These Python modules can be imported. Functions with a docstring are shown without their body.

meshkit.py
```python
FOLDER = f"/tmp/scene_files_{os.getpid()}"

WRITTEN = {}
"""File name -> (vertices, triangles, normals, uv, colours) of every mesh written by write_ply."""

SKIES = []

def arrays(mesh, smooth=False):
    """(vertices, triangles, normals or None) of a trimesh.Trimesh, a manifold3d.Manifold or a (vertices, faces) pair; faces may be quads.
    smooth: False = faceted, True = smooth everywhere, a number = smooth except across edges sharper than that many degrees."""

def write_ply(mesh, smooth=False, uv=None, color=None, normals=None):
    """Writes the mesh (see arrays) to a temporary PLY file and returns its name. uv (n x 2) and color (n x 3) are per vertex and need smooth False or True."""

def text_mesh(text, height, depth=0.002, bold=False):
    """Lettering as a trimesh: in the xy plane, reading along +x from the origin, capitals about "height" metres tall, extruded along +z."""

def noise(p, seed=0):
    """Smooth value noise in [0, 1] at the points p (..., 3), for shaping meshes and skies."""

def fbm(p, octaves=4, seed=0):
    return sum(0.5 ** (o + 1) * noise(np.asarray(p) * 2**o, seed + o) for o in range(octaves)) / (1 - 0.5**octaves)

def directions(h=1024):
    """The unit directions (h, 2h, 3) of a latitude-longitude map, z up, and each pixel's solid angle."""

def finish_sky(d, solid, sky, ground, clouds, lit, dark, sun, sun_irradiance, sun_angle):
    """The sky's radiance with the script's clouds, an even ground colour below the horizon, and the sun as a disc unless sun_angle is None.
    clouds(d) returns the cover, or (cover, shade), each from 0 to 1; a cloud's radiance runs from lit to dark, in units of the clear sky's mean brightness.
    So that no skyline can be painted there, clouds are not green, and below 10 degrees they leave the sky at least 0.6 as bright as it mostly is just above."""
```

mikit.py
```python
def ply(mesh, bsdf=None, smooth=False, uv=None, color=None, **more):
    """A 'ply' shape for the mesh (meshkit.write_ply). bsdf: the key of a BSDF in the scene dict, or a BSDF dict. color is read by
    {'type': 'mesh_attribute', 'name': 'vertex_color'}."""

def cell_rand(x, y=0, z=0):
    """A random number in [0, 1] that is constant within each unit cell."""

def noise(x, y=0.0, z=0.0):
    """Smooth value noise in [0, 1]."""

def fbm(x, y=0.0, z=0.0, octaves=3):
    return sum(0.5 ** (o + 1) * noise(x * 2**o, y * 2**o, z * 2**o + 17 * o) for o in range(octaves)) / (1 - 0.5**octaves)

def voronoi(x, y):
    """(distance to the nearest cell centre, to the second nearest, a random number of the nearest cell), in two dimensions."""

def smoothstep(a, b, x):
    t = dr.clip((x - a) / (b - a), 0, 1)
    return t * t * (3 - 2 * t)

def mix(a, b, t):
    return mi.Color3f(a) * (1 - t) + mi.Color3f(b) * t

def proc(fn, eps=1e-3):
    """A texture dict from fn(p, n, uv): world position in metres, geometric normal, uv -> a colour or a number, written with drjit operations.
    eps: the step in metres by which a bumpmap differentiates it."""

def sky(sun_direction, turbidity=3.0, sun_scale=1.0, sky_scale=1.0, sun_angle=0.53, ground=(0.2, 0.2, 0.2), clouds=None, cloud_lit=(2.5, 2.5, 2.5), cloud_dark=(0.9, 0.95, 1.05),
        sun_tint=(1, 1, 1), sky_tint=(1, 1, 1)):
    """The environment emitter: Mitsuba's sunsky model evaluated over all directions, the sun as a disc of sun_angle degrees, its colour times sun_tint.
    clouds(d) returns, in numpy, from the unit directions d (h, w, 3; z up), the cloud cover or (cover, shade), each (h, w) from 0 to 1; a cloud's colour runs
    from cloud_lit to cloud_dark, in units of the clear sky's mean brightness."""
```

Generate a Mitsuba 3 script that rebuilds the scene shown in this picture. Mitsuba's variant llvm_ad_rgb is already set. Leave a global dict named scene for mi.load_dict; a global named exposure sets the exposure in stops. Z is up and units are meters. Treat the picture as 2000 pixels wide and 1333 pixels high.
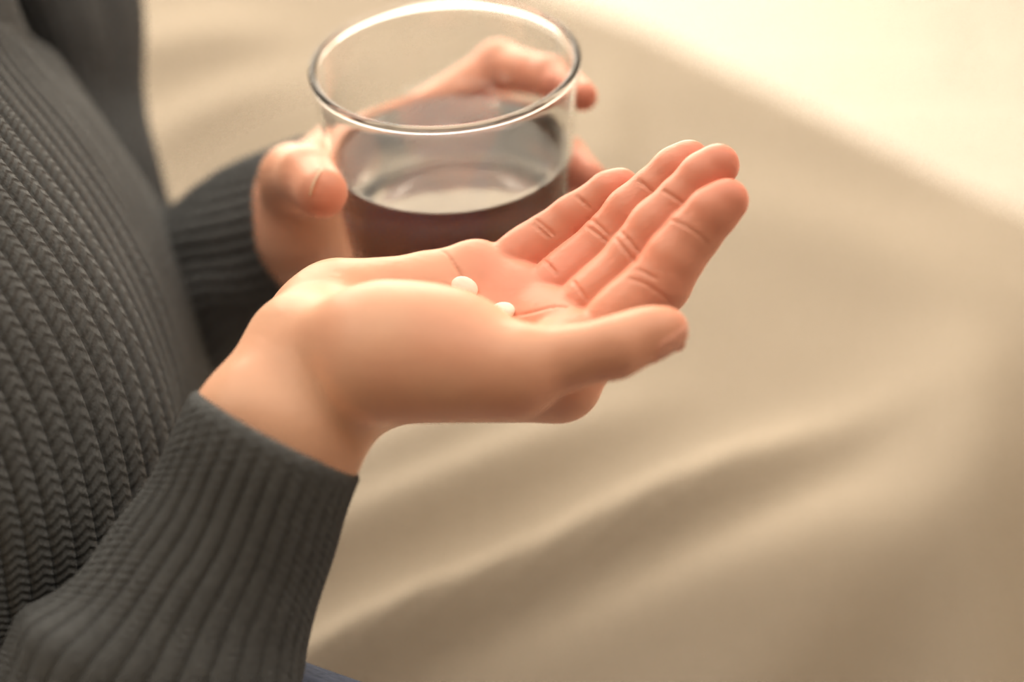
import math
import numpy as np
import trimesh
import manifold3d
import drjit as dr
import mitsuba as mi
import mikit
import meshkit
from scipy.ndimage import map_coordinates, gaussian_filter
from scipy.sparse import coo_matrix, diags
from scipy.interpolate import CubicSpline, PchipInterpolator
from mikit import proc, smoothstep, mix

T = mi.ScalarTransform4f
rng = np.random.default_rng(7)

# ---------------------------------------------------------------- camera
PITCH = math.radians(36.0)
CAM = np.array([0.0, 0.0, 1.12])
FWD = np.array([0.0, math.cos(PITCH), -math.sin(PITCH)])
UP = np.array([0.0, math.sin(PITCH), math.cos(PITCH)])
RIGHT = np.array([1.0, 0.0, 0.0])
F = 4165.0                                     # focal length in pixels of the 2000 x 1333 frame
FOCUS = 0.672


def P(px, py, D):
    """The point at depth D (metres along the optical axis) seen at pixel px, py: how measurements from the photograph become 3D joints."""
    return CAM + D * (FWD + (px - 1000.0) / F * RIGHT + (666.5 - py) / F * UP)


def project(p):
    q = np.asarray(p, float) - CAM
    d = q @ FWD
    return 1000 + F * (q @ RIGHT) / d, 666.5 - F * (q @ UP) / d, d


def plane_at(px, py, z):
    d = P(px, py, 1.0) - CAM
    return CAM + d * ((z - CAM[2]) / d[2])


scene = {
    "camera": {
        "type": "thinlens", "fov": math.degrees(2 * math.atan(1000.0 / F)), "fov_axis": "x",
        "aperture_radius": 0.0125, "focus_distance": FOCUS, "near_clip": 0.05, "far_clip": 50.0,
        "to_world": T().look_at(origin=CAM.tolist(), target=(CAM + FWD).tolist(), up=UP.tolist()),
    },
    # soft warm daylight that fills the room
    "daylight": {"type": "constant", "radiance": {"type": "rgb", "value": [2.45, 2.06, 1.62]}},
}
WINDOW_RADIANCE = [4.4, 3.75, 2.95]
exposure = 0.12
labels = {}


def tag(key, label=None, category=None, group=None, kind=None):
    e = labels.setdefault(key, {})
    if label: e["label"] = label
    if category: e["category"] = category
    if group: e["group"] = group
    if kind: e["kind"] = kind


# ---------------------------------------------------------------- materials
def rgb(*c):
    return {"type": "rgb", "value": list(c)}


def knit_colour(p, n, uv):
    f = mikit.fbm(p.x * 900, p.y * 900, p.z * 900, octaves=2)
    g = mikit.fbm(p.x * 60, p.y * 60, p.z * 60, octaves=2)
    return mix((0.066, 0.074, 0.082), (0.124, 0.140, 0.155), smoothstep(0.0, 1.0, f * 0.75 + g * 0.25))


def knit_bump(p, n, uv):
    # uv.x counts ribs, uv.y counts stitches: little V shaped loops on both sides of every rib
    a = dr.abs(uv.x - dr.floor(uv.x) - 0.5)
    s = uv.y + a * 1.6
    w = dr.abs(s - dr.floor(s) - 0.5)
    loop = smoothstep(0.0, 0.45, w)
    fuzz = mikit.noise(p.x * 2600, p.y * 2600, p.z * 2600)
    return -loop * 0.9 + fuzz * 0.25


scene["mat_knit"] = {"type": "twosided", "b": {"type": "bumpmap", "scale": 0.0006, "t": proc(knit_bump, eps=2e-4),
    "b": {"type": "principled", "base_color": proc(knit_colour), "roughness": 0.9, "specular": 0.15, "sheen": 0.9, "sheen_tint": 0.4}}}


scene["mat_wool"] = {"type": "twosided", "b": {"type": "diffuse", "reflectance": rgb(0.16, 0.17, 0.175)}}


def skin_bump(p, n, uv):
    return mikit.fbm(p.x * 1400, p.y * 1400, p.z * 1400, octaves=2) * 0.6 + mikit.noise(p.x * 420, p.y * 420, p.z * 420) * 0.6


scene["mat_skin"] = {"type": "twosided", "b": {"type": "bumpmap", "scale": 0.00016, "t": proc(skin_bump, eps=2e-4),
    "b": {"type": "principled", "base_color": {"type": "mesh_attribute", "name": "vertex_color"}, "roughness": 0.34, "specular": 0.32,
          "flatness": 0.6, "sheen": 0.08, "sheen_tint": 0.6}}}
scene["mat_nail"] = {"type": "twosided", "b": {"type": "principled", "base_color": rgb(0.82, 0.42, 0.33), "roughness": 0.3, "specular": 0.3}}
scene["mat_nail_edge"] = {"type": "twosided", "b": {"type": "principled", "base_color": rgb(0.82, 0.66, 0.52), "roughness": 0.3, "specular": 0.5}}
scene["mat_pill"] = {"type": "twosided", "b": {"type": "principled", "base_color": rgb(0.90, 0.87, 0.80), "roughness": 0.4, "specular": 0.4}}


def linen_colour(p, n, uv):
    f = mikit.fbm(p.x * 7, p.y * 7, p.z * 7, octaves=3)
    w = mikit.noise(p.x * 900, p.y * 160) * 0.5 + mikit.noise(p.x * 160, p.y * 900) * 0.5
    return mix((0.355, 0.318, 0.264), (0.415, 0.372, 0.309), f * 0.6 + w * 0.4)


scene["mat_linen"] = {"type": "twosided", "b": {"type": "principled", "base_color": proc(linen_colour), "roughness": 0.85, "specular": 0.15, "sheen": 0.4, "sheen_tint": 0.5}}
scene["mat_mattress"] = {"type": "twosided", "b": {"type": "principled", "base_color": rgb(0.7, 0.65, 0.58), "roughness": 0.9, "specular": 0.1}}
scene["mat_wood"] = {"type": "twosided", "b": {"type": "principled", "base_color": rgb(0.42, 0.28, 0.17), "roughness": 0.5, "specular": 0.3}}


def denim_colour(p, n, uv):
    f = mikit.fbm(p.x * 500, p.y * 500, p.z * 500, octaves=2)
    return mix((0.05, 0.075, 0.14), (0.12, 0.165, 0.28), f)


scene["mat_denim"] = {"type": "twosided", "b": {"type": "principled", "base_color": proc(denim_colour), "roughness": 0.85, "specular": 0.15, "sheen": 0.3}}


def floor_colour(p, n, uv):
    f = mikit.fbm(p.x * 3, p.y * 24, 0.0, octaves=3)
    return mix((0.61, 0.585, 0.54), (0.67, 0.645, 0.60), f)


scene["mat_floor"] = {"type": "twosided", "b": {"type": "principled", "base_color": proc(floor_colour), "roughness": 0.6, "specular": 0.3}}
scene["mat_gap"] = {"type": "twosided", "b": {"type": "diffuse", "reflectance": rgb(0.5, 0.44, 0.36)}}
scene["mat_wall"] = {"type": "twosided", "b": {"type": "principled", "base_color": rgb(0.78, 0.73, 0.66), "roughness": 0.9, "specular": 0.1}}
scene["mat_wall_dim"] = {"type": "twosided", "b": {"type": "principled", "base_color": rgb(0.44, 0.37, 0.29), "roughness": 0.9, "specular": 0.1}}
scene["mat_trim"] = {"type": "twosided", "b": {"type": "principled", "base_color": rgb(0.85, 0.82, 0.76), "roughness": 0.5, "specular": 0.3}}
scene["mat_glass"] = {"type": "dielectric", "int_ior": 1.50, "ext_ior": 1.0}
scene["mat_water_side"] = {"type": "dielectric", "int_ior": 1.333, "ext_ior": 1.50}
scene["mat_water_top"] = {"type": "dielectric", "int_ior": 1.333, "ext_ior": 1.0}


# ---------------------------------------------------------------- the room
def rounded_box(sx, sy, sz, r=0.01, seg=3):
    m = trimesh.creation.box((sx - 2 * r, sy - 2 * r, sz - 2 * r))
    s = trimesh.creation.icosphere(subdivisions=2, radius=r)
    pts = (m.vertices[:, None, :] + s.vertices[None]).reshape(-1, 3)
    return trimesh.convex.convex_hull(pts)


def box(cx, cy, cz, sx, sy, sz, r=0.0):
    m = rounded_box(sx, sy, sz, r) if r else trimesh.creation.box((sx, sy, sz))
    m.apply_translation((cx, cy, cz))
    return m


WALL_Y = 2.5
slab = trimesh.creation.box((7.0, 5.2, 0.04)); slab.apply_translation((0, WALL_Y + 0.1 - 2.6, -0.024))
scene["floor"] = mikit.ply(slab, "mat_gap")
tag("floor", "pale floor beside the bed, washed bright by the window", kind="structure")
# floorboards in the strip between bed and window that the photograph shows
i = 0
for row in range(12):
    y = 1.15 + row * 0.132
    x = -0.9 + (row * 0.37) % 0.6
    for k in range(3):
        key = "floor__board" if i == 0 else f"floor__board_{i:03d}"
        scene[key] = mikit.ply(box(x + 0.6, y, 0.0, 1.197, 0.129, 0.014, 0.003), "mat_floor", smooth=30)
        x += 1.2
        i += 1
# window wall: the wall is built round the opening
WX0, WX1, WZ0, WZ1 = -1.7, 0.45, 0.12, 2.3
w = trimesh.util.concatenate([
    box((-3.5 + WX0) / 2, WALL_Y + 0.06, 1.35, WX0 + 3.5, 0.12, 2.7), box((3.5 + WX1) / 2, WALL_Y + 0.06, 1.35, 3.5 - WX1, 0.12, 2.7),
    box((WX0 + WX1) / 2, WALL_Y + 0.06, WZ0 / 2, WX1 - WX0, 0.12, WZ0), box((WX0 + WX1) / 2, WALL_Y + 0.06, (2.7 + WZ1) / 2, WX1 - WX0, 0.12, 2.7 - WZ1)])
scene["wall_front"] = mikit.ply(box(0, -1.7, 1.35, 6.0, 0.1, 2.7), "mat_wall_dim")
tag("wall_front", "wall of the room opposite the window", kind="structure")
scene["wall_left"] = mikit.ply(box(-2.6, 0.5, 1.35, 0.1, 4.4, 2.7), "mat_wall_dim")
tag("wall_left", "wall of the room behind the person", kind="structure")
scene["wall_right"] = mikit.ply(box(3.0, 0.5, 1.35, 0.1, 4.4, 2.7), "mat_wall_dim")
tag("wall_right", "wall of the room facing the person", kind="structure")
scene["ceiling"] = mikit.ply(box(0.2, -0.775, 2.75, 5.9, 1.95, 0.1), "mat_wall_dim")
tag("ceiling", "ceiling of the room, open to the sky towards the window", kind="structure")
scene["wall_back"] = mikit.ply(w, "mat_wall")
tag("wall_back", "cream wall around the wide window beyond the bed", kind="structure")
fr = [box(WX0 + 0.03, WALL_Y + 0.05, (WZ0 + WZ1) / 2, 0.06, 0.07, WZ1 - WZ0, 0.006), box(WX1 - 0.03, WALL_Y + 0.05, (WZ0 + WZ1) / 2, 0.06, 0.07, WZ1 - WZ0, 0.006),
      box((WX0 + WX1) / 2, WALL_Y + 0.05, WZ0 + 0.03, WX1 - WX0, 0.07, 0.06, 0.006), box((WX0 + WX1) / 2, WALL_Y + 0.05, WZ1 - 0.03, WX1 - WX0, 0.07, 0.06, 0.006),
      box((WX0 + WX1) / 2, WALL_Y + 0.05, (WZ0 + WZ1) / 2, 0.06, 0.07, WZ1 - WZ0, 0.006)]
scene["window_1__frame"] = mikit.ply(trimesh.util.concatenate(fr), "mat_trim")
tag("window_1", "wide daylit window in the far wall", kind="structure")
pane = trimesh.Trimesh([[WX0, WALL_Y + 0.08, WZ0], [WX1, WALL_Y + 0.08, WZ0], [WX1, WALL_Y + 0.08, WZ1], [WX0, WALL_Y + 0.08, WZ1]], [[0, 1, 2], [0, 2, 3]], process=False)
scene["window_1__pane"] = mikit.ply(pane, {"type": "diffuse", "reflectance": rgb(0.1, 0.1, 0.1)}, emitter={"type": "area", "radiance": rgb(*WINDOW_RADIANCE)})

# ---------------------------------------------------------------- the bed and its sheet
BED_Z = 0.50
A, B = plane_at(1085, 0, BED_Z), plane_at(2000, 432, BED_Z)
ex = (B - A) / np.linalg.norm(B - A)                       # along the bed's far edge
ey = np.array([ex[1], -ex[0], 0.0])                        # from that edge across the bed, towards the person
if ey @ (CAM - A) < 0: ey = -ey
O = A - ex * 1.15 - ey * 0.03                                          # corner of the bed


def ridge(p, a, b, width, height, fade=0.12, skew=0.0):
    """A fold along the line a-b; skew > 0 makes the side towards the camera steeper."""
    d = (b - a)[:2]; L = np.linalg.norm(d); d = d / L
    q = p - a[:2]
    t = q @ d
    nrm = np.array([-d[1], d[0]])
    if nrm[1] < 0: nrm = -nrm
    s = q @ nrm
    wv = np.where(s < 0, width * (1 - skew), width * (1 + skew))
    env = np.clip((t + fade) / (2 * fade), 0, 1) * np.clip((L + fade - t) / (2 * fade), 0, 1)
    env = env * env * (3 - 2 * env)
    return height * env * np.exp(-(s / wv) ** 2)


def bed_height(p):
    z = np.zeros(len(p))
    g = lambda x, y, h=0.0: plane_at(x, y, BED_Z + h)
    z += ridge(p, g(470, 1320, .028), g(1560, 850, .02), 0.020, 0.042, 0.10, 0.30)
    z -= ridge(p, g(560, 1360), g(1500, 925), 0.030, 0.020, 0.10)
    z += ridge(p, g(560, 1080, .01), g(1180, 815, .01), 0.018, 0.016, 0.08, 0.2)
    z += ridge(p, g(640, 930, .008), g(1000, 780, .008), 0.016, 0.012, 0.06, 0.2)
    z += ridge(p, g(640, 1330, .012), g(1600, 1060, .012), 0.034, 0.014, 0.12, 0.2)
    z += ridge(p, g(1300, 1400, .02), g(1830, 960, .02), 0.040, 0.026, 0.10, 0.3)
    z += ridge(p, g(1890, 700), g(1960, 1500), 0.035, 0.024, 0.10)
    z += ridge(p, g(240, 90, .014), g(480, 40, .014), 0.030, 0.018, 0.06)
    z += ridge(p, g(300, 270, .012), g(540, 150, .012), 0.024, 0.016, 0.06)
    z += ridge(p, g(1180, 130, .01), g(1200, 360, .01), 0.016, 0.010, 0.05)
    z += ridge(p, g(1330, 370), g(1950, 590), 0.045, 0.010, 0.10)
    # towards the viewer's right the sheet falls away
    a_, b_ = g(1130, 1333)[:2], g(1850, 880)[:2]
    d_ = (b_ - a_) / np.linalg.norm(b_ - a_)
    s_ = (p - a_) @ np.array([d_[1], -d_[0]])
    t_ = np.clip((s_ + 0.03) / 0.30, 0, 1)
    z -= 0.14 * t_ * t_ * (3 - 2 * t_) * np.clip((p[:, 1] * -1 + 1.05) / 0.2, 0, 1)
    q = np.c_[p * 5.0, np.zeros(len(p))]
    z += 0.016 * (meshkit.fbm(q, 3, seed=3) - 0.5)
    return z


LX, LY = 2.3, 1.7
nx, ny = 420, 330
uu, vv = np.meshgrid(np.linspace(-0.30, LX + 0.30, nx), np.linspace(-0.42, LY + 0.1, ny), indexing="ij")


def fold_over(t, hi=None, r=0.035):
    """Distance walked over the rounded edge at 0 (negative t hangs down): (horizontal, drop)."""
    arc = r * math.pi / 2
    x = np.where(t > 0, r + t, np.where(t > -arc, r - r * np.sin(np.clip(-t, 0, arc) / r), 0))
    dz = np.where(t > 0, 0, np.where(t > -arc, r - r * np.cos(np.clip(-t, 0, arc) / r), r + (-t - arc)))
    return x, dz


hx, dzx = fold_over(np.minimum(uu, LX - uu))
hx = np.where(uu < LX / 2, hx, LX - hx)
hy, dzy = fold_over(vv)
pxy = O[:2] + hx[..., None] * ex[:2] + hy[..., None] * ey[:2]
drop = np.maximum(dzx, dzy)
top = np.exp(-(drop / 0.02) ** 2)
z = BED_Z - drop + bed_height(pxy.reshape(-1, 2)).reshape(nx, ny) * top
hang = 0.012 * np.sin(uu * 26 + 2 * np.sin(uu * 7)) * np.clip((drop - 0.05) / 0.2, 0, 1)      # soft pleats of the hanging side
pxy = pxy - hang[..., None] * ey[:2]
vtx = np.dstack([pxy, z]).reshape(-1, 3)
ids = np.arange(nx * ny).reshape(nx, ny)
q = np.stack([ids[:-1, :-1], ids[1:, :-1], ids[1:, 1:], ids[:-1, 1:]], -1).reshape(-1, 4)
sheet = trimesh.Trimesh(vtx, np.vstack([q[:, [0, 1, 2]], q[:, [0, 2, 3]]]), process=False)
if sheet.face_normals[:, 2].mean() < 0: sheet.invert()
scene["bed_sheet"] = mikit.ply(sheet, "mat_linen", smooth=True)
tag("bed_sheet", "wrinkled beige linen cover with long soft folds spread over the bed", "bed sheet")

R = np.eye(4); R[:3, 0] = ex; R[:3, 1] = ey; R[:3, 2] = (0, 0, 1)
if np.linalg.det(R) < 0: R[:3, 0] = -ex
mid = O + ex * LX / 2 + ey * LY / 2


def in_bed(m, zc):
    m = m.copy(); m.apply_transform(R); m.apply_translation((mid[0], mid[1], zc)); return m


scene["bed__mattress"] = mikit.ply(in_bed(rounded_box(LX - 0.03, LY - 0.04, 0.11, 0.03), 0.29), "mat_mattress", smooth=40)
scene["bed__frame"] = mikit.ply(in_bed(rounded_box(LX - 0.02, LY - 0.02, 0.12, 0.012), 0.185), "mat_wood", smooth=40)
k = 0
for sx in (-1, 1):
    for sy in (-1, 1):
        leg = trimesh.creation.cylinder(radius=0.03, height=0.13, sections=24)
        leg.apply_translation((sx * (LX / 2 - 0.12), sy * (LY / 2 - 0.12), 0))
        scene["bed__leg" + (f"_{k:03d}" if k else "")] = mikit.ply(in_bed(leg, 0.068), "mat_wood", smooth=40)
        k += 1
tag("bed", "bed under the beige sheet that the person sits on", "bed")

# ---------------------------------------------------------------- the glass of water
GD = 0.727
rim = P(868, 116, GD)
RIM_R = 267.5 / F * GD
GH = 0.094                                       # height of the glass
tilt = math.radians(3.0)
gaxis = np.array([-math.sin(tilt), 0.0, math.cos(tilt)])
gx = np.cross([0, 1, 0], gaxis); gx /= np.linalg.norm(gx); gy = np.cross(gaxis, gx)
gbase = rim - gaxis * GH


def G(theta, h, r):
    """A point round the glass: angle in degrees (0 = right, 90 = away from the camera), height above the base, distance from the axis."""
    t = math.radians(theta)
    return gbase + gaxis * h + r * (math.cos(t) * gx + math.sin(t) * gy)


def lathe(profile, seg=160):
    pr = np.asarray(profile, float)
    a = np.arange(seg) * 2 * np.pi / seg
    v = gbase + pr[:, None, 1:2] * gaxis + pr[:, None, 0:1] * (np.cos(a)[None, :, None] * gx + np.sin(a)[None, :, None] * gy)
    n = len(pr)
    ii, jj = np.meshgrid(np.arange(n - 1), np.arange(seg), indexing="ij")
    j2 = (jj + 1) % seg
    q = np.stack([ii * seg + jj, ii * seg + j2, (ii + 1) * seg + j2, (ii + 1) * seg + jj], -1).reshape(-1, 4)
    return trimesh.Trimesh(v.reshape(-1, 3), np.vstack([q[:, [0, 1, 2]], q[:, [0, 2, 3]]]), process=False)


BASE_R = 0.0375
def outer_r(h):
    s = np.clip(h / GH, 0, 1)
    return BASE_R + (RIM_R - 0.0003 - BASE_R) * s ** 1.05


WALL = 0.0019
WATER_H = min(np.linspace(0.03, 0.08, 400), key=lambda h: abs(project(G(-90, h, outer_r(h) - WALL))[1] - 411))      # the waterline as photographed
prof = [(1e-5, 0.0012), (BASE_R * 0.6, 0.0010), (BASE_R * 0.8, 0.0003), (BASE_R - 0.004, 0.0)]
prof += [(BASE_R - 0.004 + 0.004 * math.sin(a), 0.004 - 0.004 * math.cos(a)) for a in np.linspace(0.2, 1.5, 6)]
prof += [(outer_r(h), h) for h in np.linspace(0.006, GH - 0.0022, 22)]
rr = 0.00145
rc = RIM_R - rr
prof += [(rc + rr * math.cos(a), GH - rr + rr * math.sin(a)) for a in np.linspace(-0.5, math.pi + 0.5, 15)]
prof += [(outer_r(h) - WALL, h) for h in np.linspace(GH - 0.0030, WATER_H, 14)]
glass = lathe(prof)
scene["drinking_glass"] = mikit.ply(glass, "mat_glass", smooth=True)
tag("drinking_glass", "clear tapered glass tumbler held in the far hand, half full of water", "glass")
ri = lambda h: outer_r(h) - WALL
FLOOR_T = 0.006
wp = [(1e-5, FLOOR_T), (BASE_R * 0.5, FLOOR_T), (BASE_R - 0.0065, FLOOR_T + 0.0003)]
wp += [(BASE_R - 0.0065 + 0.0042 * math.sin(a), FLOOR_T + 0.0045 - 0.0042 * math.cos(a)) for a in np.linspace(0.25, 1.35, 6)]
wp += [(ri(h), h) for h in np.linspace(FLOOR_T + 0.006, WATER_H, 12)]
scene["water__body"] = mikit.ply(lathe(wp), "mat_water_side", smooth=True)
sp = [(ri(WATER_H), WATER_H), (ri(WATER_H) - 0.0004, WATER_H - 0.0006), (ri(WATER_H) - 0.0011, WATER_H - 0.0011), (ri(WATER_H) - 0.0022, WATER_H - 0.00145), (ri(WATER_H) - 0.004, WATER_H - 0.0016), (0.015, WATER_H - 0.0016), (1e-5, WATER_H - 0.0016)]
scene["water__surface"] = mikit.ply(lathe(sp), "mat_water_top", smooth=True)
tag("water", "still clear water filling the lower half of the glass tumbler", "water")


# ---------------------------------------------------------------- implicit modelling of the hands
class Field:
    """A signed distance field on a grid, to which rounded bones and pads are added with smooth joins."""
    def __init__(self, lo, hi, h):
        self.lo, self.h = np.asarray(lo, float), h
        self.n = np.ceil((np.asarray(hi) - self.lo) / h).astype(int) + 1
        self.d = np.full(self.n, 0.05, np.float32)

    def like(self):
        f = object.__new__(Field); f.lo, f.h, f.n = self.lo, self.h, self.n
        f.d = np.full(self.n, 0.05, np.float32); return f

    def block(self, lo, hi):
        a = np.maximum(np.floor((lo - self.lo) / self.h).astype(int), 0)
        b = np.minimum(np.ceil((hi - self.lo) / self.h).astype(int) + 1, self.n)
        if np.any(b <= a): return None, None
        ax = [(self.lo[k] + self.h * np.arange(a[k], b[k])).astype(np.float32) for k in range(3)]
        return tuple(slice(a[k], b[k]) for k in range(3)), ax

    def join(self, s, e, k):
        d = self.d[s]
        if k > 0:
            t = np.maximum(k - np.abs(d - e), 0) / k
            self.d[s] = np.minimum(d, e) - t * t * k * 0.25
        else:
            self.d[s] = np.minimum(d, e)

    def cut(self, s, e, k):
        d = self.d[s]
        t = np.maximum(k - np.abs(d + e), 0) / k
        self.d[s] = np.maximum(d, -e) + t * t * k * 0.25

    def bone(self, a, b, ra, rb, k=0.004, flat=None, cut=False):
        """flat = (direction, factor): the bone is thinner (factor < 1) along that direction."""
        a, b = np.asarray(a, float), np.asarray(b, float)
        m = max(ra, rb) * (1.5 if flat is not None else 1) + k + 3 * self.h + 0.004
        s, ax = self.block(np.minimum(a, b) - m, np.maximum(a, b) + m)
        if s is None: return
        X, Y, Z = ax[0][:, None, None] - a[0], ax[1][None, :, None] - a[1], ax[2][None, None, :] - a[2]
        v = b - a; L2 = max(v @ v, 1e-12)
        t = np.clip((X * v[0] + Y * v[1] + Z * v[2]) / L2, 0, 1)
        dx, dy, dz = X - t * v[0], Y - t * v[1], Z - t * v[2]
        d2 = dx * dx + dy * dy + dz * dz
        if flat is not None:
            n, f = flat; n = np.asarray(n) / np.linalg.norm(n)
            q = dx * n[0] + dy * n[1] + dz * n[2]
            d2 = d2 + q * q * (1 / f ** 2 - 1)
        e = np.sqrt(d2) - (ra + (rb - ra) * t)
        (self.cut if cut else self.join)(s, e.astype(np.float32), k)

    def blob(self, c, axes, radii, k=0.006, cut=False):
        c = np.asarray(c, float); m = max(radii) + k + 3 * self.h
        s, ax = self.block(c - m, c + m)
        if s is None: return
        X, Y, Z = ax[0][:, None, None] - c[0], ax[1][None, :, None] - c[1], ax[2][None, None, :] - c[2]
        k0 = k1 = 0
        for n, r in zip(axes, radii):
            q = X * n[0] + Y * n[1] + Z * n[2]
            k0 = k0 + (q / r) ** 2; k1 = k1 + (q / r ** 2) ** 2
        k0, k1 = np.sqrt(k0), np.sqrt(k1) + 1e-9
        (self.cut if cut else self.join)(s, (k0 * (k0 - 1) / k1).astype(np.float32), k)

    def merge(self, other, k):
        self.join((slice(None),) * 3, other.d, k)

    def at(self, p):
        return map_coordinates(self.d, ((np.asarray(p) - self.lo) / self.h).T, order=1, mode="nearest")

    def hit(self, px, py, start=0.5, end=1.0):
        """First surface point on the line of sight through a pixel."""
        D = np.arange(start, end, self.h * 0.4)
        pts = np.array([P(px, py, d) for d in D])
        v = self.at(pts)
        w = np.nonzero(v < 0)[0]
        return pts[w[0]] if len(w) else None

    def mesh(self):
        """Naive surface nets; the field is softened a little until the surface is a clean solid."""
        for sigma in (0.0, 0.5, 0.7, 0.9, 1.2):
            m = self.nets(gaussian_filter(self.d, sigma) if sigma else self.d.copy())
            if manifold3d.Manifold(manifold3d.Mesh(m.vertices.astype(np.float32), m.faces.astype(np.uint32))).status() == manifold3d.Error.NoError: break
        return m

    def nets(self, d):
        for k in range(3):
            e = [slice(None)] * 3
            for end in (0, -1):
                e[k] = end; d[tuple(e)] = 0.05
        neg = d < 0
        n = np.array(d.shape)
        c = [neg[i:n[0] - 1 + i, j:n[1] - 1 + j, k:n[2] - 1 + k] for i in (0, 1) for j in (0, 1) for k in (0, 1)]
        cnt = sum(x.astype(np.int8) for x in c)
        cell = np.argwhere((cnt > 0) & (cnt < 8))
        idx = np.full(n - 1, -1, np.int64)
        idx[tuple(cell.T)] = np.arange(len(cell))
        acc, num = np.zeros((len(cell), 3)), np.zeros(len(cell))
        corner = [np.array((i, j, k)) for i in (0, 1) for j in (0, 1) for k in (0, 1)]
        val = [d[tuple((cell + o).T)] for o in corner]
        for a in range(8):
            for b in range(a + 1, 8):
                if np.abs(corner[a] - corner[b]).sum() != 1: continue
                m = (val[a] < 0) != (val[b] < 0)
                t = np.where(m, val[a] / np.where(m, val[a] - val[b], 1), 0)[:, None]
                acc += np.where(m[:, None], corner[a] + t * (corner[b] - corner[a]), 0); num += m
        v = self.lo + self.h * (cell + acc / num[:, None])
        faces = []
        for axis in range(3):
            o1, o2 = np.eye(3, dtype=int)[(axis + 1) % 3], np.eye(3, dtype=int)[(axis + 2) % 3]
            sl = [slice(1, -1)] * 3; sl[axis] = slice(0, -1)
            lo_, hi_ = list(sl), list(sl); hi_[axis] = slice(1, None)
            A_, B_ = neg[tuple(lo_)], neg[tuple(hi_)]
            e = np.argwhere(A_ != B_) + np.array([0 if k == axis else 1 for k in range(3)])
            s = neg[tuple(e.T)]
            qd = np.stack([idx[tuple((e - o1 - o2).T)], idx[tuple((e - o2).T)], idx[tuple(e.T)], idx[tuple((e - o1).T)]], -1)
            qd = np.where(s[:, None], qd, qd[:, ::-1])
            faces.append(qd)
        q = np.vstack(faces)
        e = np.unique(np.sort(np.vstack([q[:, [0, 1]], q[:, [1, 2]], q[:, [2, 3]], q[:, [3, 0]]]), axis=1), axis=0)
        W = coo_matrix((np.ones(2 * len(e)), (np.r_[e[:, 0], e[:, 1]], np.r_[e[:, 1], e[:, 0]])), shape=(len(v), len(v))).tocsr()
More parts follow.
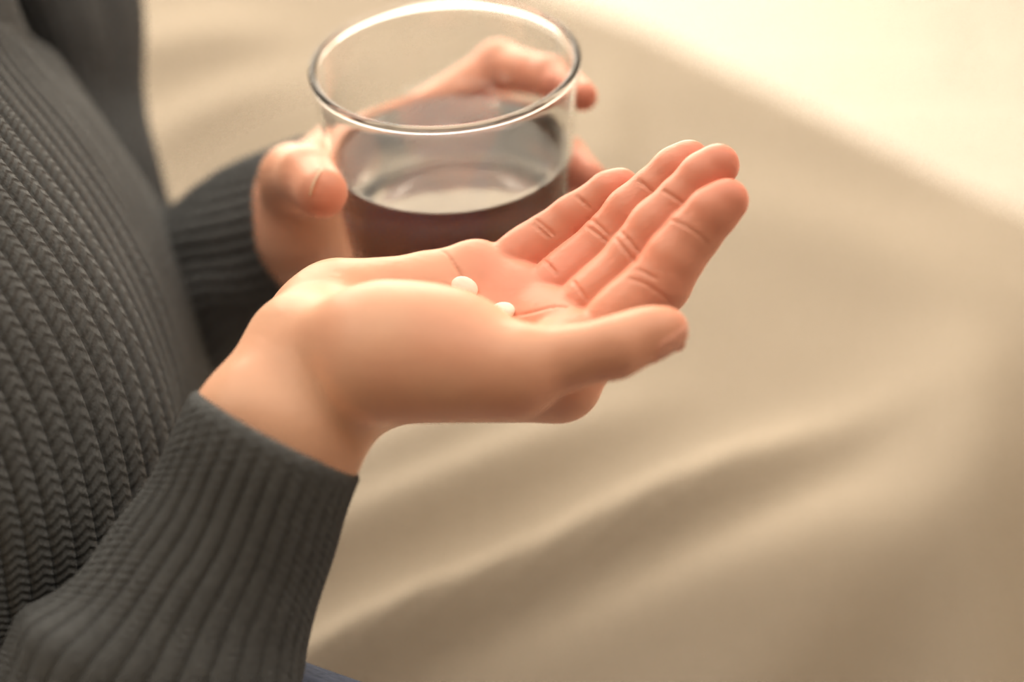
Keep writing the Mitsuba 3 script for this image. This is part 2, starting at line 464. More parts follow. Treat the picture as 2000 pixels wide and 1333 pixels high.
        W = diags(1 / np.maximum(np.asarray(W.sum(1)).ravel(), 1)) @ W
        for _ in range(5):
            v = v + 0.50 * (W @ v - v)
            v = v - 0.52 * (W @ v - v)
        return trimesh.Trimesh(v, np.vstack([q[:, [0, 1, 2]], q[:, [0, 2, 3]]]), process=False)


def unit(v):
    return np.asarray(v, float) / np.linalg.norm(v)


# ---------------------------------------------------------------- near hand: palm up, holding the pills
H = 0.00056
pts = np.array([P(x, y, d) for x in (330, 1500) for y in (235, 1180) for d in (0.585, 0.72)])
near = Field(pts.min(0), pts.max(0), H)
# finger joints: knuckle, middle joint, end joint, centre of the tip (pixel, pixel, depth), radii in metres
FINGERS = {
    "index": [(1097, 746, .655, .0104), (1287, 553, .652, .0090), (1354, 458, .650, .0082), (1419, 392, .648, .0068)],
    "middle": [(1062, 690, .667, .0110), (1234, 501, .662, .0088), (1334, 392, .660, .0079), (1402, 323, .658, .0067)],
    "ring": [(1000, 636, .679, .0106), (1184, 467, .674, .0083), (1278, 373, .672, .0074), (1346, 312, .671, .0063)],
    "pinky": [(938, 566, .690, .0096), (1082, 457, .687, .0073), (1156, 402, .686, .0066), (1213, 362, .685, .0056)],
}
palm_n = unit(0.04 * RIGHT + 0.73 * UP - 0.38 * FWD)
fing = near.like()
finger_pts = {}
for name, js in FINGERS.items():
    p = [P(*j[:3]) for j in js]; r = [j[3] for j in js]
    finger_pts[name] = p
    one = near.like()
    one.bone(p[0], p[1], r[0] * 0.98, r[1] * 0.97, 0.003)
    one.bone(p[1], p[2], r[1] * 0.97, r[2] * 0.98, 0.003)
    one.bone(p[2], p[3], r[2] * 0.98, r[3], 0.003)
    ax = unit(p[2] - p[1]); side = unit(np.cross(ax, palm_n)); pn = unit(np.cross(side, ax))
    if pn @ palm_n < 0: pn = -pn
    # soft pads on the palm side between the creases
    for a, b, f, up in ((0, 1, 0.66, 0.0016), (1, 2, 0.5, 0.0012), (2, 3, 0.62, 0.0014)):
        ax = unit(p[b] - p[a]); side = unit(np.cross(ax, palm_n)); pn = unit(np.cross(side, ax)); pn = pn if pn @ palm_n > 0 else -pn
        c = p[a] + f * (p[b] - p[a]) + pn * up
        rad = r[a] + f * (r[b] - r[a]); L = np.linalg.norm(p[b] - p[a])
        one.blob(c, (ax, side, pn), (L * 0.42, rad * 0.99, rad * 0.95), 0.004)
    # middle joint is a little thicker
    one.blob(p[1] - palm_n * 0.0006, (ax, side, pn), (r[1] * 1.15, r[1] * 1.02, r[1]), 0.003)
    fing.merge(one, 0.0009)

palm = near.like()
CMC = {"index": (735, 749, .655), "middle": (690, 690, .668), "ring": (672, 650, .678), "pinky": (665, 612, .684)}
for name, rr_ in (("index", .0112), ("middle", .0108), ("ring", .0103), ("pinky", .0098)):
    palm.bone(P(*CMC[name]), P(*FINGERS[name][0][:3]), rr_ * 1.15, rr_, 0.007)
# pads: little-finger side, root of the fingers, thumb mound
palm.bone(P(668, 592, .676), P(850, 570, .686), .0138, .0122, 0.006)
palm.bone(P(850, 570, .686), P(935, 548, .691), .0118, .0100, 0.006)
for a, b in (("pinky", "ring"), ("ring", "middle"), ("middle", "index")):
    pa, pb = P(*FINGERS[a][0][:3]), P(*FINGERS[b][0][:3])
    palm.bone(pa + palm_n * .001, pb + palm_n * .001, .0098, .0104, 0.006)
pads = [(930, 524, .688, .0086), (1019, 568, .678, .0080), (1076, 618, .666, .0082), (1122, 666, .652, .0088)]
for a, b in zip(pads, pads[1:]):
    palm.bone(P(*a[:3]), P(*b[:3]), a[3], b[3], 0.007)
# thumb
TH = [P(742, 694, .632), P(1003, 722, .6215), P(1202, 680, .620), P(1304, 646, .626)]
palm.bone(TH[0], TH[1], .0183, .0113, 0.010)
palm.blob(P(800, 656, .632), (RIGHT, UP, FWD), (.031, .0158, .019), 0.010)
palm.bone(P(735, 728, .6215), P(1000, 734, .6195), .0130, .0108, 0.012)
palm.bone(P(880, 740, .640), P(1080, 742, .648), .0120, .0100, 0.010)        # web between thumb and index finger
palm.bone(P(1010, 706, .640), P(1140, 688, .650), .0095, .0092, 0.006)
# wrist and forearm
for s_ in (-1, 1):
    off = s_ * np.array([43, 21])
    palm.bone(P(624 + off[0], 708 + off[1], .650), P(537 + off[0], 858 + off[1], .634), .0166, .0163, 0.012)
    palm.bone(P(537 + off[0], 858 + off[1], .634), P(455 + off[0], 1060 + off[1], .641), .0163, .0170, 0.012)
palm.bone(P(628, 640, .668), P(640, 740, .645), .0165, .0175, 0.012)
near.merge(palm, 0)
near.merge(fing, 0.0013)
thumb = near.like()
thumb.bone(TH[1], TH[2], .0113, .0084, 0.004)
thumb.bone(TH[2], TH[3], .0084, .0056, 0.004)
tax = unit(TH[3] - TH[2]); tn = unit(np.cross(tax, np.cross(UP, tax)))
thumb.blob(TH[2] + 0.55 * (TH[3] - TH[2]) + tn * .0012, (tax, unit(np.cross(tax, tn)), tn), (.0125, .0080, .0078), 0.004)
near.merge(thumb, 0.0045)
# hollow of the palm
near.blob(P(955, 520, .664) + palm_n * 0.0165, (RIGHT, unit(np.cross(palm_n, RIGHT)), palm_n), (.032, .022, .0185), 0.014, cut=True)


def crease(field, pix, depth, r=0.00050, k=0.0008):
    pix = np.asarray(pix, float)
    if len(pix) == 3: pix = pix.mean(0) + 1.22 * (pix - pix.mean(0))
    t = np.linspace(0, len(pix) - 1, 8 * (len(pix) - 1) + 1)
    cs = CubicSpline(np.arange(len(pix)), pix)(t) if len(pix) > 2 else pix[0] + np.outer(t, pix[1] - pix[0])
    p = [field.hit(*c) for c in cs]
    out = []
    for i in range(len(p) - 1):
        if p[i] is None or p[i + 1] is None or np.linalg.norm(p[i] - p[i + 1]) > 0.006: continue
        f = math.sin(math.pi * (i + 0.5) / len(p)) ** 0.5
        out.append((p[i], p[i + 1], f))
    for a, b, f in out:
        field.bone(a, b, r * f * depth, r * f * depth, k, cut=True)
    return [o[0] for o in out]


CREASES = [
    ([(864, 489), (880, 506), (895, 530), (908, 552)], 1.2),                     # palm line under the little finger
    ([(1003, 617), (1030, 613), (1057, 606), (1085, 600), (1110, 601)], 0.6),    # thumb line
    ([(1063, 510), (1074, 520), (1084, 533)], 0.7),
    ([(1121, 552), (1132, 566), (1144, 583)], 0.7),
    ([(1235, 548), (1270, 562), (1302, 588)], 0.9), ([(1247, 528), (1265, 536), (1280, 545)], 0.6),
    ([(1315, 434), (1345, 446), (1378, 472)], 0.7),
    ([(1214, 455), (1228, 470), (1245, 490)], 0.9), ([(1206, 470), (1222, 490), (1238, 508)], 0.8),
    ([(1298, 375), (1315, 385), (1330, 395)], 0.6),
    ([(1153, 430), (1168, 440), (1186, 458)], 0.9), ([(1150, 446), (1168, 458), (1182, 470)], 0.8),
    ([(1248, 355), (1260, 363), (1272, 375)], 0.6),
    ([(1050, 432), (1066, 445), (1080, 458)], 0.8), ([(1046, 440), (1058, 452), (1070, 462)], 0.6),
    ([(1128, 385), (1138, 394), (1150, 405)], 0.6),
]
crease_pts = []
for pix, dep in CREASES:
    crease_pts += crease(near, pix, dep * 0.32)
near_mesh = near.mesh()


# ---------------------------------------------------------------- far hand: wrapped round the glass
FH = 0.0010
pts = np.array([G(t, h, 0.085) for t in range(0, 360, 30) for h in (-0.03, 0.10)] + [P(300, 330, .80), P(420, 700, .74)])
far = Field(pts.min(0), pts.max(0) + 0.01, FH)
def gr(h): return float(outer_r(np.array(h)))
FFING = {
    "index": [P(745, 284, .792), P(978, 130, .800), P(1082, 150, .775), P(1138, 188, .752)],
    "middle": [G(139, .033, .060), G(80, .033, gr(.033) + .011), G(38, .034, gr(.034) + .0095), G(14, .036, gr(.036) + .0085)],
    "ring": [G(143, .016, .058), G(82, .015, gr(.015) + .010), G(38, .016, gr(.016) + .009), G(12, .017, gr(.017) + .008)],
    "pinky": [G(150, .001, .055), G(100, -.002, gr(.0) + .006), G(62, -.002, gr(.0) + .005), G(40, -.001, gr(.0) + .005)],
}
FR = {"index": (.0108, .0092, .0076, .0054), "middle": (.0108, .0090, .0080, .0066), "ring": (.0104, .0086, .0075, .0064), "pinky": (.0095, .0075, .0066, .0056)}
ff = far.like()
for name, p in FFING.items():
    r = FR[name]; one = far.like()
    for a in range(3): one.bone(p[a], p[a + 1], r[a] * 0.98, r[a + 1] * 0.98, 0.003)
    one.blob(p[1], (RIGHT, UP, FWD), (r[1] * 1.06,) * 3, 0.003)
    ff.merge(one, 0.001)
fp = far.like()
FWR = P(592, 436, .785)
for name in FFING:
    fp.bone(FWR + (FFING[name][0] - FFING["ring"][0]) * 0.35, FFING[name][0], .0135, .0112, 0.009)
names = list(FFING)
for a, b in zip(names, names[1:]):
    fp.bone(FFING[a][0], FFING[b][0], .0100, .0100, 0.006)
# thumb and its mound
FT = [P(560, 420, .765), P(574, 350, .752), P(602, 346, .730), P(628, 376, .712)]
fp.bone(FWR, FT[1], .0165, .0120, 0.010)
fp.bone(P(600, 366, .785), P(745, 284, .792), .0108, .0105, 0.010)
fp.bone(P(590, 470, .765), P(640, 520, .775), .0150, .0130, 0.010)
for s_ in (-1, 1):
    fp.bone(FWR + s_ * 0.010 * UP, P(520, 468, .805) + s_ * 0.004 * UP, .0160, .0150, 0.010)
far.merge(fp, 0)
far.merge(ff, 0.005)
ft = far.like()
ft.bone(FT[1], FT[2], .0118, .0098, 0.004)
ft.bone(FT[2], FT[3], .0100, .0088, 0.004)
far.merge(ft, 0.0035)
# the glass presses into the skin: nothing of the hand is inside it
cutf = far.like()
for h in np.linspace(-0.0, GH, 40):
    pass
s, ax = far.block(far.lo, far.lo + far.h * far.n)
X, Y, Z = ax[0][:, None, None] - gbase[0], ax[1][None, :, None] - gbase[1], ax[2][None, None, :] - gbase[2]
hh = X * gaxis[0] + Y * gaxis[1] + Z * gaxis[2]
rad = np.sqrt(np.maximum(X * X + Y * Y + Z * Z - hh * hh, 0))
gl = np.maximum(np.maximum(rad - (outer_r(hh) + 0.0004), -hh - 0.0004), hh - GH - 0.0004)
far.cut(s, gl.astype(np.float32), 0.0015)
far_mesh = far.mesh()

# ---------------------------------------------------------------- the body that carries both hands
def hull_bone(a, b, ra, rb, n=24):
    s = trimesh.creation.icosphere(subdivisions=3)
    return trimesh.convex.convex_hull(np.vstack([s.vertices * ra + a, s.vertices * rb + b]))


def st(px, py, D, hw_px, depth_ratio=0.85):
    hw = hw_px / F * D
    return (P(px, py, D), hw, hw * depth_ratio)


sl = [st(543, 842, .634, 186, .92), st(506, 925, .6355, 188, .92), st(455, 1050, .639, 203, .9), st(390, 1165, .640, 232, .85), st(315, 1310, .640, 262, .8), st(200, 1470, .638, 285, .8), st(20, 1620, .64, 310, .8), st(-220, 1650, .65, 320, .8), st(-450, 1500, .66, 320, .8)]
sf = [st(650, 388, .785, 148, .8), st(590, 418, .790, 154, .8), st(465, 485, .803, 168, .85), st(345, 590, .823, 165, .9), st(262, 540, .845, 150, .9), st(218, 380, .85, 104, 1.0), st(196, 230, .86, 98, 1.0), st(160, 80, .865, 122, 1.0), st(105, -90, .87, 145, 1.0), st(45, -300, .875, 160, 1.0)]


def arm_bones(stations, first, r0):
    """The arm inside a sleeve: tapered bones along its middle."""
    p = [first] + [s[0] for s in stations[1:]]
    r = [r0] + [min(s[1], s[2]) * 0.62 for s in stations[1:]]
    return [hull_bone(p[i], p[i + 1], r[i], r[i + 1]) for i in range(len(p) - 1)]


# the front outline of the torso, from the lap upwards, in the person's middle plane
FRONT = [P(480, 1010, .775), P(440, 800, .765), P(338, 620, .757), P(198, 430, .75), P(100, 235, .745), P(42, 5, .74), P(-12, -200, .738), P(-66, -420, .736)]
TDEPTH, THALF = 0.108, 0.150


def manif(m):
    return manifold3d.Manifold(manifold3d.Mesh(np.asarray(m.vertices, np.float32), np.asarray(m.faces, np.uint32)))


def torso_center(p): return p - np.array([TDEPTH + 0.013, 0, 0])


spine = [torso_center(p) for p in FRONT]
SHO_N, SHO_F = P(-560, 900, .66), sf[-1][0]
bones = arm_bones(sl[1:], P(500, 940, .637), .0165) + arm_bones(sf[1:], P(585, 440, .80), .016)
bones += [hull_bone(sl[-1][0], SHO_N, .03, .04)]
bones += [hull_bone(spine[i] + np.array([0, s_ * .05, 0]), spine[i + 1] + np.array([0, s_ * .05, 0]), .07, .07) for i in range(len(spine) - 2) for s_ in (-1, 1)]
bones += [hull_bone(spine[-2], SHO_N, .06, .04), hull_bone(spine[-2], SHO_F, .04, .03)]
solids = [manif(near_mesh), manif(far_mesh)] + [manif(b) for b in bones]
print("hands manifold:", solids[0].status(), solids[1].status())
body = solids[0]
for s_ in solids[1:]: body = body + s_
bm = body.to_mesh()
body_mesh = trimesh.Trimesh(np.array(bm.vert_properties[:, :3], float), np.array(bm.tri_verts), process=False)
print("body", len(body_mesh.faces), "pieces", len(body.decompose()))


def skin_colours(v):
    base = np.array([0.80, 0.445, 0.318])
    red = np.array([0.79, 0.28, 0.21])
    pale = np.array([0.73, 0.475, 0.335])
    dusk = np.array([0.68, 0.35, 0.25])
    line = np.array([0.52, 0.22, 0.15])
    c = np.tile(base, (len(v), 1))
    n = meshkit.fbm(v * 55, 3, seed=1)[:, None]
    c = c + (n - 0.5) * np.array([0.06, 0.13, 0.10])
    def blend(col, w):
        nonlocal c
        w = np.clip(w, 0, 1)[:, None]; c = c * (1 - w) + col * w
    def seg(a, b):
        d = b - a; t = np.clip(((v - a) @ d) / (d @ d), 0, 1)
        return np.linalg.norm(v - a - t[:, None] * d, axis=1), t
    # forearm is paler and yellower, finger ends and the pads are pinker
    d, t = seg(P(640, 715, .650), P(430, 1085, .61)); blend(pale, np.exp(-(d / .03) ** 2) * 0.8)
    for name, p in list(finger_pts.items()) + list(FFING.items()):
        d, t = seg(p[2], p[3] + (p[3] - p[2]) * .3); blend(red, np.exp(-(d / .012) ** 2) * (0.7 + 0.25 * t))
        d, t = seg(p[0], p[1]); blend(red, np.exp(-(d / .012) ** 2) * 0.6)
        d, t = seg(p[1], p[2]); blend(red, np.exp(-(d / .012) ** 2) * 0.4)
        for jn in (p[1], p[2]):
            blend(dusk, np.exp(-(np.linalg.norm(v - jn, axis=1) / .0095) ** 6) * 0.55)
    for q in (TH, FT):
        d, t = seg(q[2], q[3] + (q[3] - q[2]) * .3); blend(red, np.exp(-(d / .012) ** 2) * (0.25 + 0.4 * t))
    for q, r, a in ((P(985, 555, .68), .018, .35), (P(1055, 578, .668), .017, .5), (P(1075, 635, .645), .010, .3), (P(990, 690, .62), .012, .2)):
        blend(red, np.exp(-(np.linalg.norm(v - q, axis=1) / r) ** 2) * a)
    from scipy.spatial import cKDTree
    d, _ = cKDTree(np.array(crease_pts)).query(v, distance_upper_bound=0.004)
    blend(line, np.exp(-(np.minimum(d, 1) / .0007) ** 2) * 0.38)
    return np.clip(c, 0, 1)


scene["person__body"] = mikit.ply(body_mesh, "mat_skin", smooth=True, color=skin_colours(np.array(body_mesh.vertices)))
tag("person", "seated person in a charcoal ribbed sweater holding pills and a glass of water", "person")
tag("person__body", "light skinned open palm and hand wrapped round the glass")


def nail_plate(tip, axis, out, width, length, surface, thick=0.0005):
    """A curved plate lying on the finger end; out = the direction the nail faces; surface(p) snaps points to the skin."""
    axis = unit(axis); side = unit(np.cross(axis, out)); out = unit(np.cross(side, axis))
    nu, nv = 17, 21
    grid = []
    for i in range(nu):
        for j in range(nv):
            a, b = i / (nu - 1) * 2 - 1, j / (nv - 1)
            wd = width / 2 * (1 - 0.25 * max(0, (0.25 - b) / 0.25) ** 2 - 0.35 * max(0, (b - 0.85) / 0.15) ** 2)
            grid.append(surface(tip + axis * (b - 1) * length + side * a * wd, out, a))
    g = np.array(grid)
    g2 = g + out * thick
    ids = np.arange(nu * nv).reshape(nu, nv)
    q = np.stack([ids[:-1, :-1], ids[1:, :-1], ids[1:, 1:], ids[:-1, 1:]], -1).reshape(-1, 4)
    ring = np.r_[ids[:, 0], ids[-1, 1:], ids[::-1, -1][1:], ids[0, ::-1][1:-1]]
    r2 = np.roll(ring, -1)
    n = nu * nv
    sideq = np.stack([ring, r2, r2 + n, ring + n], -1)
    allq = np.vstack([q[:, ::-1], q + n, sideq])
    m = trimesh.Trimesh(np.vstack([g, g2]), np.vstack([allq[:, [0, 1, 2]], allq[:, [0, 2, 3]]]), process=False)
    trimesh.repair.fix_normals(m)
    return m


def snap(field):
    def f(p, out, a):
        q = p + out * 0.012
        for t in np.arange(0, 0.026, 0.0002):
            if field.at((q - out * t)[None])[0] < 0: return q - out * t - out * 0.00005
        return p
    return f


# thumb of the near hand: the nail faces down and away from the palm
nd = unit(0.45 * RIGHT - 0.60 * UP - 0.65 * FWD)
scene["person__body__thumbnail"] = mikit.ply(nail_plate(P(1340, 655, .626), TH[3] - TH[2], nd, .0105, .0125, snap(near)), "mat_nail", smooth=50)
tag("person__body__thumbnail", "pink thumbnail of the open hand seen from its side")
def nail_rim(field, pix, axis, depth=0.004, out=0.0017):
    """The free edge of a nail that points at the viewer: a thin curved blade standing a little out of the finger end."""
    c = [field.hit(x, y) for x, y in pix]
    side = unit(c[-1] - c[0]); nrm = unit(np.cross(axis, side))
    rows = []
    for i, q_ in enumerate(c):
        e_ = 1 - abs(2 * i / (len(c) - 1) - 1) ** 4
        rows.append([q_ - axis * depth, q_ + axis * out * e_, q_ + axis * out * e_ + nrm * .0008, q_ - axis * depth + nrm * .0008])
    g = np.array(rows); n_ = len(c)
    f = []
    for i in range(n_ - 1):
        for k_ in range(4):
            a_, b_ = i * 4 + k_, i * 4 + (k_ + 1) % 4
            f += [[a_, b_, b_ + 4], [a_, b_ + 4, a_ + 4]]
    f += [[0, 2, 1], [0, 3, 2], [n_ * 4 - 4, n_ * 4 - 3, n_ * 4 - 2], [n_ * 4 - 4, n_ * 4 - 2, n_ * 4 - 1]]
    m = trimesh.Trimesh(g.reshape(-1, 3), f, process=False)
    trimesh.repair.fix_normals(m)
    return m


tt = np.linspace(0, 1, 15)
rim_px = [(630 - 27 * t_ - 5 * math.sin(math.pi * t_), 324 + 60 * t_) for t_ in tt]
scene["person__body__thumbnail_001"] = mikit.ply(nail_rim(far, rim_px, -unit(P(616, 352, 1.0) - CAM)), "mat_nail_edge", smooth=40)
tag("person__body__thumbnail_001", "pale free edge of the thumbnail beside the glass")

# ---------------------------------------------------------------- knitwear
def frames(c, hint):
    t = np.gradient(c, axis=0); t /= np.linalg.norm(t, axis=1, keepdims=True)
    a = hint - t * np.sum(t * hint, 1, keepdims=True); a /= np.linalg.norm(a, axis=1, keepdims=True)
    return t, a, np.cross(t, a)


def rib_profile(u):
    """One rib from 0 to 1: a rounded column and a narrow groove."""
    x = np.abs(u - np.floor(u) - 0.5) * 2              # 0 in the middle of the rib, 1 in the groove
    return np.sqrt(np.clip(1 - (x * 0.985) ** 2.3, 0, 1))


def knit_tube(stations, ribs, amp, nu, nv, hint_fn, fold=None, inner=None, stitch=0.0026, phase=0.0):
    """stations: (point, half width, half depth, power). The first station is the open cuff; inner turns its edge inwards."""
    c = np.array([s[0] for s in stations]); w = np.array([s[1:3] for s in stations])
    L = np.r_[0, np.cumsum(np.linalg.norm(np.diff(c, axis=0), axis=1))]
    l = np.linspace(0, L[-1], nv)
    cc = PchipInterpolator(L, c)(l) if len(c) == 2 else CubicSpline(L, c)(l)
    ww = PchipInterpolator(L, w)(l)
    t, a, b = frames(cc, hint_fn(l / L[-1]))
    u = np.linspace(0, 1, nu)
    ang = 2 * np.pi * u + phase
    amp_v = amp * np.clip(0.12 + l / 0.014, 0, 1)
    r = amp_v[:, None] * (rib_profile(u * ribs)[None] - 1)
    if fold is not None: r = r + fold(u[None], l[:, None])
    edge = np.sqrt(np.clip(1 - np.clip(1 - l / 0.0035, 0, 1) ** 2, 0, 1))          # the rolled edge of the cuff
    r = r - 0.0030 * (1 - edge)[:, None]
    p = cc[:, None] + (ww[:, 0:1] + r)[..., None] * np.cos(ang)[None, :, None] * a[:, None] + (ww[:, 1:2] + r)[..., None] * np.sin(ang)[None, :, None] * b[:, None]
    vv = np.broadcast_to(l[:, None], p.shape[:2])
    if inner:
        m_ = 14
        k = np.linspace(0, 1, m_ + 1)[1:]
        q = cc[0][None, None] + t[0][None, None] * (k * inner)[:, None, None] + ((ww[0, 0] - 0.0034 - k * 0.001)[:, None] * np.cos(ang)[None])[..., None] * a[0] + ((ww[0, 1] - 0.0034 - k * 0.001)[:, None] * np.sin(ang)[None])[..., None] * b[0]
        p = np.concatenate([q[::-1], p]); vv = np.concatenate([np.broadcast_to(-(k * inner)[::-1, None], q.shape[:2]), vv])
    nv2 = len(p)
    uv = np.stack([np.broadcast_to(u[None] * ribs, p.shape[:2]), vv / stitch], -1).reshape(-1, 2)
    ids = np.arange(nv2 * nu).reshape(nv2, nu)
    qd = np.stack([ids[:-1, :-1], ids[1:, :-1], ids[1:, 1:], ids[:-1, 1:]], -1).reshape(-1, 4)
    m = trimesh.Trimesh(p.reshape(-1, 3), np.vstack([qd[:, [0, 1, 2]], qd[:, [0, 2, 3]]]), process=False)
    return m, uv


# near sleeve
def near_fold(u, l):
    a = 2 * np.pi * u
    n = meshkit.fbm(np.stack(np.broadcast_arrays(np.cos(a) * 1.3, np.sin(a) * 1.3, l * 22), -1), 2, seed=5) - 0.5
    amp = np.clip((l - 0.035) / 0.05, 0, 1)
    puck = np.sin((l - 0.062) * 95 + 0.9 * np.cos(a)) * np.exp(-((l - 0.085) / 0.03) ** 2)
    return n * 0.010 * amp + puck * 0.0028


m, uv = knit_tube(sl, 32, 0.0023, 32 * 16 + 1, 420, lambda f: np.tile(RIGHT * .89 - UP * .45, (len(f), 1)), near_fold, inner=0.012)
scene["person__sleeve"] = mikit.ply(m, "mat_knit", smooth=True, uv=uv)
tag("person__sleeve", "near charcoal knit sleeve with ribbed cuff pushed back from the wrist")

def fuzz(mesh, count, seed, zlim=None):
    """Loose wool fibres standing off the knit: thin three-sided tubes."""
    g = np.random.default_rng(seed)
    tri = mesh.triangles[g.integers(0, len(mesh.faces), count)]
    w = g.dirichlet((1, 1, 1), count)
    p = (tri * w[:, :, None]).sum(1)
    n = np.cross(tri[:, 1] - tri[:, 0], tri[:, 2] - tri[:, 0]); n /= np.linalg.norm(n, axis=1, keepdims=True) + 1e-12
    t = g.normal(size=(count, 3)); t -= n * (t * n).sum(1, keepdims=True); t /= np.linalg.norm(t, axis=1, keepdims=True)
    ln = g.uniform(0.0015, 0.0045, (count, 1)); lift = g.uniform(0.2, 0.7, (count, 1))
    b = np.cross(n, t)
    rows = []
    for s_ in (0.0, 0.35, 0.7, 1.0):
        c = p + t * ln * s_ + n * ln * lift * math.sin(s_ * 2.4) + b * ln * 0.25 * s_ ** 2
        rad_ = 0.00005 * (1.15 - s_)
        for k_ in range(3):
            a_ = 2 * math.pi * k_ / 3
            rows.append(c + rad_ * (math.cos(a_) * n + math.sin(a_) * b))
    v = np.stack(rows, 1)                                    # count x 12 x 3
    f = []
    for s_ in range(3):
        for k_ in range(3):
            a_, b_ = s_ * 3 + k_, s_ * 3 + (k_ + 1) % 3
            f += [[a_, b_, b_ + 3], [a_, b_ + 3, a_ + 3]]
    f = np.array(f)[None] + 12 * np.arange(count)[:, None, None]
    return trimesh.Trimesh(v.reshape(-1, 3), f.reshape(-1, 3), process=False)


scene["person__sleeve__fuzz"] = mikit.ply(fuzz(m, 5000, 3), "mat_wool", smooth=True)
tag("person__sleeve__fuzz", "fine wool fuzz on the sleeve", kind="stuff")

# far sleeve: cuff beside the glass, elbow, upper arm
def far_fold(u, l):
    a = 2 * np.pi * u
    n = meshkit.fbm(np.stack(np.broadcast_arrays(np.cos(a) * 1.2, np.sin(a) * 1.2, l * 16), -1), 2, seed=9) - 0.5
    return n * 0.012 * np.clip(l / 0.05, 0, 1)


m, uv = knit_tube(sf, 32, 0.0016, 32 * 10 + 1, 300, lambda f: np.tile(UP * 0.8 + RIGHT * 0.6, (len(f), 1)), far_fold, inner=0.010)
scene["person__sleeve_001"] = mikit.ply(m, "mat_knit", smooth=True, uv=uv)
tag("person__sleeve_001", "far charcoal sleeve bent at the elbow behind the torso")


def torso_mesh():
    c = np.array(spine); c = np.vstack([c[0] + (c[0] - c[1]) * 0.6, c])
    L = np.r_[0, np.cumsum(np.linalg.norm(np.diff(c, axis=0), axis=1))]
    nv, ribs = 420, 100
    nu = ribs * 12 + 1
    l = np.linspace(0, L[-1], nv)
    cc = CubicSpline(L, c)(l)
    t, a, b = frames(cc, np.tile(RIGHT, (nv, 1)))
    u = np.linspace(0, 1, nu); ang = 2 * np.pi * u
    # superellipse section
    ca, sa = np.cos(ang), np.sin(ang)
    k = (np.abs(ca) ** 2.3 + np.abs(sa) ** 2.3) ** (-1 / 2.3)
    grow = 1 + 0.05 * np.cos((l - 0.08) * 12)
    fold = meshkit.fbm(np.stack(np.broadcast_arrays(ca[None] * 2.2, sa[None] * 2.2, l[:, None] * 7), -1), 3, seed=12) - 0.5
    r = 0.0024 * (rib_profile(u * ribs)[None] - 1) + 0.018 * fold
    p = cc[:, None] + (TDEPTH * k[None] * grow[:, None] + r)[..., None] * ca[None, :, None] * a[:, None] + (THALF * k[None] * grow[:, None] + r)[..., None] * sa[None, :, None] * b[:, None]
    uv = np.stack([np.broadcast_to(u[None] * ribs, p.shape[:2]), np.broadcast_to(l[:, None] / 0.0023, p.shape[:2])], -1).reshape(-1, 2)
    ids = np.arange(nv * nu).reshape(nv, nu)
    qd = np.stack([ids[:-1, :-1], ids[1:, :-1], ids[1:, 1:], ids[:-1, 1:]], -1).reshape(-1, 4)
    m = trimesh.Trimesh(p.reshape(-1, 3), np.vstack([qd[:, [0, 1, 2]], qd[:, [0, 2, 3]]]), process=False)
    return m, uv


m, uv = torso_mesh()
scene["person__sweater_torso"] = mikit.ply(m, "mat_knit", smooth=True, uv=uv)
tag("person__sweater_torso", "charcoal ribbed knit front of the sweater")

scene["person__sweater_torso__fuzz"] = mikit.ply(fuzz(m, 9000, 4), "mat_wool", smooth=True)
tag("person__sweater_torso__fuzz", "fine wool fuzz on the sweater", kind="stuff")

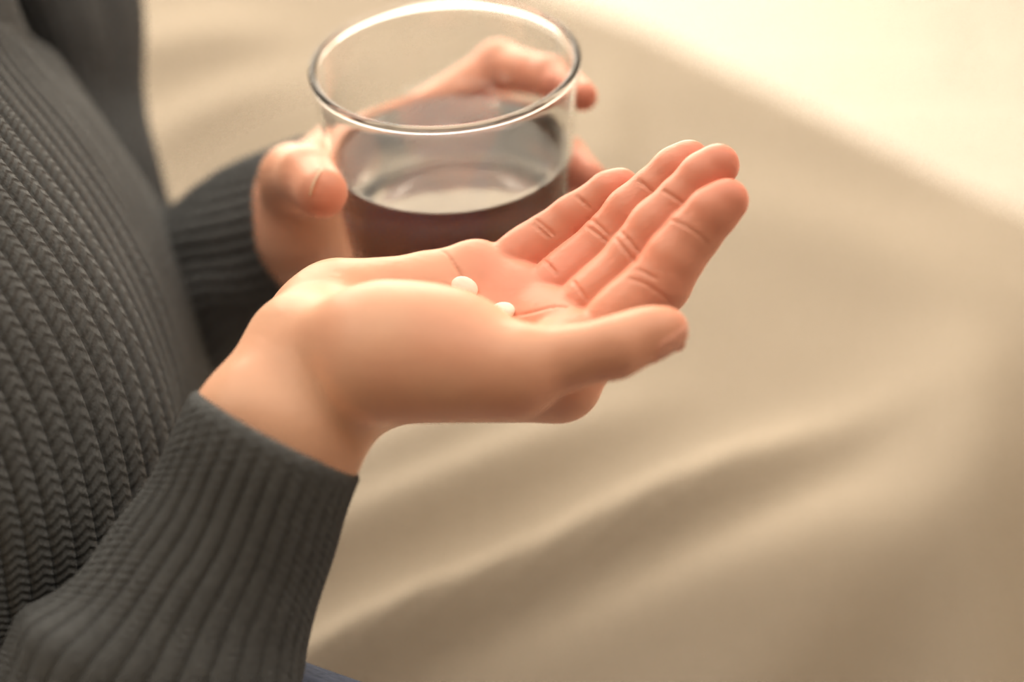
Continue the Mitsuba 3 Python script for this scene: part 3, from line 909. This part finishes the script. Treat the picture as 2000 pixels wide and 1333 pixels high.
# jeans: hips and thighs on the bed
parts = [hull_bone(np.array([-0.26, 0.51, BED_Z + 0.085]), np.array([0.20, 0.335, BED_Z + 0.072]), .084, .062),      # near thigh, out towards the viewer
         hull_bone(np.array([-0.26, 0.66, BED_Z + 0.085]), np.array([-0.34, 0.86, BED_Z + 0.068]), .084, .060),
         hull_bone(np.array([0.20, 0.335, BED_Z + 0.066]), np.array([-0.10, 0.20, BED_Z + 0.052]), .060, .045)]
j = manif(parts[0])
for q_ in parts[1:]: j = j + manif(q_)
jm = j.refine_to_length(0.02).to_mesh()
jeans = trimesh.Trimesh(np.array(jm.vert_properties[:, :3], float), np.array(jm.tri_verts), process=False)
scene["person__jeans"] = mikit.ply(jeans, "mat_denim", smooth=True)
tag("person__jeans", "blue denim jeans just showing under the sleeve")

# ---------------------------------------------------------------- the two pills
def pill_mesh(a, b, c):
    s = trimesh.creation.icosphere(subdivisions=4)
    v = s.vertices
    # flat band round a domed tablet
    zz = np.sign(v[:, 2]) * np.abs(v[:, 2]) ** 0.9
    rr2 = np.linalg.norm(v[:, :2], axis=1, keepdims=True)
    xy = v[:, :2] / np.maximum(rr2, 1e-9) * np.minimum(rr2 ** 0.82, 1)
    s.vertices = np.c_[xy[:, 0] * a, xy[:, 1] * b, zz * c]
    return s


def lay_pill(key, px, py, along_px, size, label, lift=0.0013):
    D = np.arange(0.58, 0.71, 0.0002)
    inside = near.at(np.array([P(px, py, d) for d in D])) < 0
    enter = np.nonzero(inside[1:] & ~inside[:-1])[0]
    print(key, D[enter])
    q = P(px, py, D[enter[-1]])                 # the floor of the palm, behind the mound of the thumb
    e = 0.0015
    g = np.array([near.at((q + d)[None])[0] - near.at((q - d)[None])[0] for d in np.eye(3) * e])
    n = unit(g)
    ax = P(px + along_px[0], py + along_px[1], 0.67) - P(px, py, 0.67)
    ax = unit(ax - n * (ax @ n)); sd = np.cross(n, ax)
    M = np.eye(4); M[:3, 0] = ax; M[:3, 1] = sd; M[:3, 2] = n
    M[:3, 3] = q + n * lift
    m = pill_mesh(*size); m.apply_transform(M)
    scene[key] = mikit.ply(m, "mat_pill", smooth=True)
    tag(key, label, "pill")


lay_pill("pill", 906, 565, (40, 20), (.0044, .0035, .0021), "larger looking white oval pill lying in the palm nearer the wrist")
lay_pill("pill_001", 983, 614, (40, 14), (.0043, .0034, .0019), "white pill nearer the fingers, mostly hidden behind the thumb mound")
